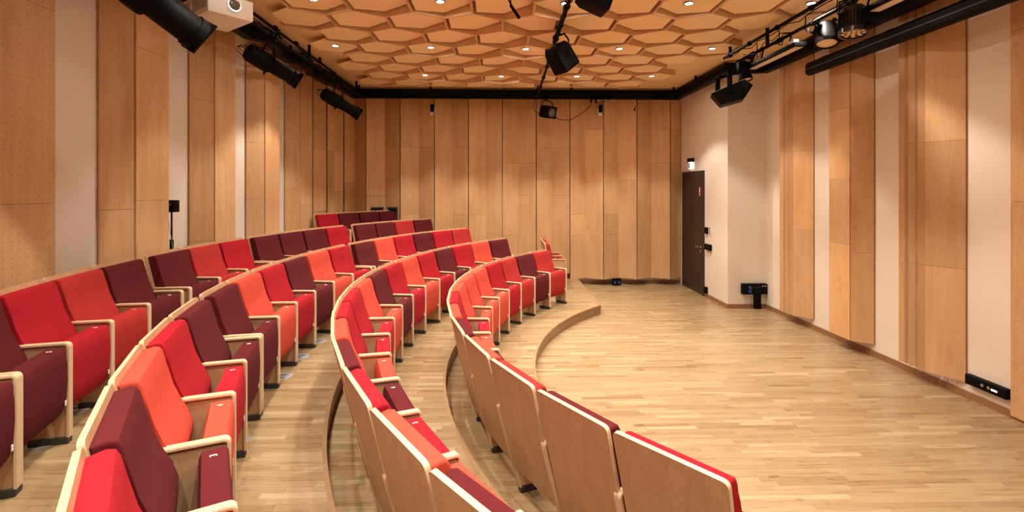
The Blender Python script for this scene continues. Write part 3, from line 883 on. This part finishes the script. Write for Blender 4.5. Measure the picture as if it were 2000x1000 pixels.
def ellipsoidal(label, back, front, top, kk=1.0):
    back = Vector(back); front = Vector(front); d = (front-back); Ln = d.length; d.normalize()
    t = thing('profile_spotlight', label, 'stage light', back, 0, 'profile spotlights on the left pipe')
    fr = front-back; tp = Vector(top)-back; u, v = frame_of(d)
    bm = bmesh.new(); lathe(bm, [(0, .06*kk), (.012, .088*kk), (.05, .104*kk), (Ln*.38, .112*kk), (Ln*.45, .108*kk), (Ln*.47, .085*kk)], (0, 0, 0), d, 24); obj('lamp_housing', bm, m_black, t, 35)
    bm = bmesh.new(); lathe(bm, [(Ln*.45, .088*kk), (Ln*.88, .088*kk), (Ln*.88, .098*kk), (Ln*.985, .098*kk), (Ln*.985, .086*kk), (Ln*.93, .080*kk), (Ln*.93, .01*kk)], (0, 0, 0), d, 28); obj('lens_tube', bm, m_black, t, 35)
    bm = bmesh.new(); lathe(bm, [(Ln*.934, .074*kk), (Ln*.938, .06*kk), (Ln*.942, .02*kk)], (0, 0, 0), d, 24); obj('lens', bm, m_lens, t, 60)
    bm = bmesh.new()
    M = look(d*(Ln*.99), d, rad(25))
    nn = 32; rings = []
    for yy, inner in ((0, 0), (-.012, 0), (-.012, 1), (0, 1)):
        rg = []
        for q in range(nn):
            an = 2*PI*q/nn; cx, cz = cos(an), sin(an)
            k = (.084 if inner else .102/max(abs(cx), abs(cz)))*kk
            rg.append(bm.verts.new(M @ Vector((cx*k, yy, cz*k))))
        rings.append(rg)
    for a_, b_ in zip(rings, rings[1:]+rings[:1]):
        for q in range(nn): bm.faces.new((a_[q], a_[(q+1) % nn], b_[(q+1) % nn], b_[q]))
    obj('gel_frame_holder', bm, m_black, t)
    bm = bmesh.new(); c = d*(Ln*.86)-v*.02-u*.088*kk; tube(bm, [c, c-u*.014], .012, 8); obj('focus_knob', bm, m_pink, t, 40)
    bm = bmesh.new()
    for s in (1, -1):
        tube(bm, [u*s*.05+v*.05, u*s*.035+v*.02-d*.10, u*s*.035-v*.04-d*.10, u*s*.05-v*.06], .005, 6)
    tube(bm, [u*.035-d*.10, -u*.035-d*.10], .005, 6)
    obj('rear_handle', bm, m_black, t, 40)
    bm = bmesh.new(); tube(bm, [v*.09+d*.08, v*.2-d*.02+u*.03, tp*.6+v*.05-d*.05, tp+Vector((0, -.1, .02))], .006, 6); obj('power_cable', bm, m_black, t, 60)
    bm = bmesh.new(); c = d*(Ln*.40)-v*.10; tube(bm, [c, c-v*.03], .006, 6); tube(bm, [c-v*.03, c-v*.065], .013, 8); obj('shutter_handle', bm, m_black, t, 40)
    yoke(t, d*(Ln*.42), d, .115*kk, tp)
    return t
ellipsoidal('largest long black spotlight hanging at top left, nearest the camera', (-2.76, 3.62, 3.78), (-2.44, 4.20, 3.44), (-2.90, 3.9, 4.19), 1.4)
ellipsoidal('long black spotlight hanging mid-way along the left pipe, in front of panels', (-3.16, 6.42, 3.93), (-2.76, 6.98, 3.69), (-2.93, 6.70, 4.19), 1.12)
ellipsoidal('long black spotlight hanging farthest along the left pipe near the corner', (-3.12, 9.05, 3.90), (-2.66, 9.62, 3.62), (-2.95, 9.30, 4.19), 1.1)

# projector
t = thing('projector', 'white ceiling projector with round lens at top left under the pipes', 'projector', (-2.50, 4.58, 3.78), rad(0))
bm = bmesh.new(); M = Matrix.Rotation(rad(-38), 4, 'Z'); 
box(bm, -.26, .24, -.19, .19, -.09, .09, 0, M); bev(bm, .012, 2); body = obj('body', bm, m_white_plastic, t, 40)
bm = bmesh.new(); lathe(bm, [(0, .058), (.014, .058), (.014, .048), (.004, .040)], M @ Vector((.24, .02, .015)), M.to_3x3() @ Vector((1, 0, 0)), 24); obj('lens_ring', bm, m_chrome, body, 40)
bm = bmesh.new(); lathe(bm, [(.002, .044), (.012, .03), (.015, .01)], M @ Vector((.24, .02, .015)), M.to_3x3() @ Vector((1, 0, 0)), 24); obj('lens', bm, m_lens, body, 60)
bm = bmesh.new()
for q in range(14): box(bm, -.06+q*.02, -.052+q*.02, -.1925, -.189, -.05, .06, 0, M)
for q in range(6): box(bm, -.21+q*.018, -.203+q*.018, -.1925, -.189, -.02, .06, 0, M)
obj('vent_slots', bm, m_grey_plastic, body)
bm = bmesh.new(); tube(bm, [(0, 0, .09), (0, 0, ZC-3.78)], .03, 12); obj('ceiling_mount', bm, m_black, t, 40)

# boxy fixtures on the middle pipe
def flood(name, label, c, d, w, h, dp, top, group=None, roll=0):
    t = thing(name, label, 'stage light', c, 0, group)
    M = look((0, 0, 0), d, roll)
    bm = bmesh.new()
    A = [(-w, -h), (w, -h), (w, h), (-w, h)]
    secs = [(-dp, .78), (-dp*.6, .96), (dp*.8, 1.0), (dp, .98)]
    rings = [[bm.verts.new(M @ Vector((x*k, y, z*k))) for x, z in A] for y, k in secs]
    bm.faces.new(rings[0]); bm.faces.new(rings[-1][::-1])
    for a, b in zip(rings, rings[1:]):
        for q in range(4): bm.faces.new((a[q], a[(q+1) % 4], b[(q+1) % 4], b[q]))
    bev(bm, .006, 2); obj('housing', bm, m_black, t, 30)
    bm = bmesh.new(); lathe(bm, [(dp*.98, min(w, h)*.82), (dp*1.03, min(w, h)*.82), (dp*1.03, min(w, h)*.74), (dp*1.0, min(w, h)*.70)], (0, 0, 0), M.to_3x3() @ Vector((0, 1, 0)), 24); obj('lens_ring', bm, m_dark_steel, t, 40)
    bm = bmesh.new(); lathe(bm, [(dp*.99, min(w, h)*.72), (dp*1.02, min(w, h)*.4), (dp*1.03, .01)], (0, 0, 0), M.to_3x3() @ Vector((0, 1, 0)), 24); obj('lens', bm, m_lens, t, 60)
    bm = bmesh.new()
    for q in range(5): 
        box(bm, -w*.7, w*.7, -dp*.5+q*dp*.25, -dp*.42+q*dp*.25, h*.985, h*1.03, 0, M)
    obj('cooling_fin', bm, m_dark_steel, t)
    yoke(t, (0, 0, 0), d, w+.015, Vector(top)-Vector(c))
    return t
flood('fresnel_spotlight', 'black boxy stage light hanging from the middle pipe at frame centre', (.80, 6.45, 3.88), (.40, .25, -.62), .13, .13, .17, (.745, 6.25, 4.21), 'stage lights on the middle pipe')
flood('fresnel_spotlight', 'black boxy stage light cut by the top edge of the picture on the middle pipe', (.96, 5.02, 4.12), (.75, .1, -.28), .13, .12, .16, (.745, 4.95, 4.23), 'stage lights on the middle pipe')
flood('fresnel_spotlight', 'small black boxy spotlight hanging from the back track against the panels', (1.06, 10.95, 3.87), (.55, -.75, -.22), .135, .13, .15, (1.05, 11.08, 4.19))
for lab, tubes in (('thin black cable drooping right from the small spotlight below the back track', [([(1.20, 10.97, 3.78), (1.36, 11.05, 3.71), (1.58, 11.1, 3.72), (1.80, 11.12, 3.84), (1.98, 11.15, 3.98), (2.06, 11.15, 4.08), (2.07, 11.15, 4.21)], .008), ([(2.04, 11.15, 4.12), (2.065, 11.15, 4.22)], .022)]),
                   ('short black cable loop under the back track above the right wall unit', [([(2.15, 11.15, 4.10), (2.15, 11.15, 4.22)], .02), ([(2.15, 11.15, 4.16), (2.2, 11.15, 4.11), (2.38, 11.15, 4.14), (2.5, 11.15, 4.21)], .007)]),
                   ('thin black cable curving up from the left side of the small back spotlight', [([(.93, 10.95, 3.80), (.78, 11.0, 3.9), (.76, 11.1, 4.05), (.83, 11.15, 4.21)], .007)]),
                   ('short black cable with plug hanging from the back track toward the door', [([(3.05, 11.15, 4.21), (3.09, 11.15, 4.1), (3.02, 11.15, 3.98)], .007), ([(3.025, 11.15, 3.99), (3.01, 11.15, 3.93)], .018)])):
    bm = bmesh.new()
    for p_, r_ in tubes: tube(bm, p_, r_, 6)
    tag(obj('power_cable', bm, m_black, None, 60), lab, 'cable')

# small wall sensors / speakers on the back wall
for k, (x, lab) in enumerate(((-1.49, 'left'), (2.30, 'right'))):
    t = thing('wall_loudspeaker', 'small black and white wall unit high on the back panels, %s one of the pair' % lab, 'loudspeaker', (x, 11.34, 3.86), 0, 'wall units under the back track')
    bm = bmesh.new(); box(bm, -.055, .055, .05, .085, 0, .21); bev(bm, .004, 1); obj('mounting_plate', bm, m_white_plastic, t)
    bm = bmesh.new(); box(bm, -.04, .04, -.02, .05, .065, .235); bev(bm, .014, 3); obj('cabinet', bm, m_black, t, 40)
    for sx in (-.06, .06):
        for zz in (.03, .18):
            bm = bmesh.new(); tube(bm, [(sx, .05, zz), (sx, .03, zz)], .010, 8); obj('screw', bm, m_dark_steel, t, 40)

# hanging microphone
t = thing('hanging_microphone', 'thin black microphone on two short arms hanging at the top centre', 'microphone', (.10, 5.55, 4.27))
bm = bmesh.new(); tube(bm, [(-.08, -.05, .17), (-.02, -.05, .04), (.04, 0, -.06)], .007, 6); tube(bm, [(0, -.05, .17), (.02, -.02, .05), (.035, 0, -.04)], .007, 6); obj('arm', bm, m_black, t, 50)
bm = bmesh.new(); tube(bm, [(.03, 0, -.05), (.13, .02, -.19)], .017, 10); obj('microphone_body', bm, m_black, t, 40)

# wedge loudspeaker on the right
t = thing('wedge_loudspeaker', 'black wedge loudspeaker hanging in a bracket below the right pipes', 'loudspeaker', (3.30, 7.1, 3.55))
bm = bmesh.new()
M = Matrix.Rotation(rad(-20), 4, 'Z') @ Matrix.Rotation(rad(-14), 4, 'Y')
o = [(-.20, .10), (-.13, -.14), (.13, -.14), (.27, .02), (.18, .13)]
A, B, f, g = prism(bm, [(-.26, .06), (-.17, -.135), (.13, -.135), (.28, .01), (.20, .12)], 'y', -.17, .17)
bmesh.ops.transform(bm, matrix=M, verts=bm.verts[:]); bev(bm, .007, 2); obj('cabinet', bm, m_black, t, 30)
bm = bmesh.new(); box(bm, -.15, .11, -.176, -.171, -.12, .06, 0, M); obj('grille', bm, m_black_matt, t)
bm = bmesh.new()
box(bm, -.135, -.075, -.21, -.175, -.02, .27, 0); box(bm, -.135, -.075, .175, .21, -.02, .27); box(bm, -.135, -.075, -.21, .21, .25, .285)
box(bm, -.10, .30, -.02, .02, .285-.01, .32, 0, Matrix.Rotation(rad(-16), 4, 'Y') @ Matrix.Translation((.0, 0, -.03)))
obj('bracket', bm, m_black, t)
bm = bmesh.new(); tube(bm, [(.25, .1, .30), (.42, .12, .62)], .018, 8); obj('drop_pole', bm, m_black, t, 40)

# par cans on the right pipe
def par(label, c, r, ln, d, mat, top, lens, fins_=False):
    t = thing('par_spotlight', label, 'stage light', c, 0, 'round spotlights on the right pipes')
    d = Vector(d).normalized(); u, v = frame_of(d)
    bm = bmesh.new(); lathe(bm, [(-ln*.55, r*.45), (-ln*.53, r*.70), (-ln*.45, r*.84), (ln*.30, r*.94), (ln*.34, r*1.0), (ln*.5, r*1.0), (ln*.5, r*.88), (ln*.42, r*.86)], (0, 0, 0), d, 32)
    b = obj('can', bm, mat, t, 35)
    bm = bmesh.new(); lathe(bm, [(ln*.41, r*.87), (ln*.44, r*.86)], (0, 0, 0), d, 28); f = obj('front_lens', bm, lens, t, 40)
    if fins_:
        bm = bmesh.new()
        for q in range(26):
            a = 2*PI*q/26; e = u*cos(a)+v*sin(a)
            for z0, z1, rr in ((-ln*.30, -.01*1, .865), (ln*.03, ln*.24, .925)):
                c0 = e*r*rr; s = u*(-sin(a))+v*cos(a)
                P = [c0+d*z0-s*.0045, c0+d*z0+s*.0045, c0+d*z1+s*.0045+e*.006, c0+d*z1-s*.0045+e*.006]
                P2 = [p+e*.012 for p in P]
                V = [bm.verts.new(p) for p in P]; W = [bm.verts.new(p) for p in P2]
                bm.faces.new(W); bm.faces.new(V[::-1])
                for w_ in range(4): bm.faces.new((V[w_], V[(w_+1) % 4], W[(w_+1) % 4], W[w_]))
        obj('cooling_slots', bm, m_black_matt, b)
    for q, (px, py) in enumerate([(0, 0)]+[(.36*cos(i*PI/3), .36*sin(i*PI/3)) for i in range(6)]+[(.68*cos(i*PI/4.5+.3), .68*sin(i*PI/4.5+.3)) for i in range(9)]):
        if not fins_: break
        bm = bmesh.new(); lathe(bm, [(ln*.44, r*.15), (ln*.455, r*.13), (ln*.46, r*.05)], u*px*r+v*py*r, d, 10); obj('led_lens', bm, m_amber, f, 50)
    yoke(t, (0, 0, 0), d, r+.012, Vector(top)-Vector(c))
    return t
par('silver finned round spotlight with pale led lenses at top right', (3.52, 4.92, 3.86), .132, .27, (-.08, -.12, -1), m_gloss_black, (3.72, 4.92, 4.17), m_dark_steel, True)
par('black round spotlight hanging beside the silver finned one', (3.88, 5.88, 4.03), .122, .26, (-.15, -.25, -1), m_black, (3.74, 5.86, 4.17), m_amber)
par('smaller black round spotlight above the wedge loudspeaker', (3.56, 7.25, 3.90), .098, .27, (.12, -.22, -1), m_black, (3.72, 7.3, 4.17), m_amber)
# led battens
for k, (ya, yb, lab) in enumerate(((6.02, 7.25, 'long black light batten with pale underside hanging along the right pipes'), (3.7, 4.86, 'black light batten with pale underside cut by the top edge at right'))):
    t = thing('light_batten', lab, 'stage light', (3.66, (ya+yb)/2, 3.93), 0, 'light battens on the right pipes')
    h = (yb-ya)/2
    bm = bmesh.new(); box(bm, -.075, .075, -h, h, .0, .055); bev(bm, .008, 2); obj('housing', bm, m_black, t, 30)
    bm = bmesh.new(); box(bm, -.05, .05, -h+.04, h-.04, -.004, .002); obj('diffuser', bm, m_diffuser, t)
    bm = bmesh.new(); box(bm, -.03, .03, -h+.1, -h+.22, .055, .11); obj('driver_box', bm, m_white_plastic, t)
    for yy in (-h*.55, h*.55):
        bm = bmesh.new(); tube(bm, [(0, yy, .05), (.05, yy, .24)], .012, 8); obj('hanger', bm, m_black, t, 40)
for k in range(4):
    bm = bmesh.new()
    y0 = 5.2+k*.55; tube(bm, [(3.55, y0, 4.2), (3.58, y0+.06, 4.08-.02*k), (3.66, y0+.14, 4.06), (3.72, y0+.2, 4.17)], .006, 6)
    tag(obj('cable_loop', bm, m_black, None, 60), 'loop of thin black cable hanging between the two right pipes', 'cable', 'cable loops between the right pipes')

# ------------------------------------------------------------------ world, camera, colour
w = bpy.data.worlds.new('world'); sc.world = w; w.use_nodes = True
w.node_tree.nodes['Background'].inputs[0].default_value = (1, .8, .6, 1); w.node_tree.nodes['Background'].inputs[1].default_value = .0

cam = bpy.data.cameras.new('camera'); co = bpy.data.objects.new('camera', cam); COL.objects.link(co)
FPX = 986.5
cam.lens = FPX/2000*36; cam.sensor_width = 36; cam.sensor_fit = 'HORIZONTAL'
cam.shift_y = -(500-368.8)/2000
cam.clip_start = .05
co.location = (0, 0, 2.2); co.rotation_euler = (PI/2, 0, -math.atan(26/FPX))
sc.camera = co
sc.view_settings.view_transform = 'Standard'; sc.view_settings.look = 'None'; sc.view_settings.gamma = 1
sc.view_settings.use_curve_mapping = False
sc.view_settings.exposure = 0.0
sc.cycles.max_bounces = 12; sc.cycles.diffuse_bounces = 9
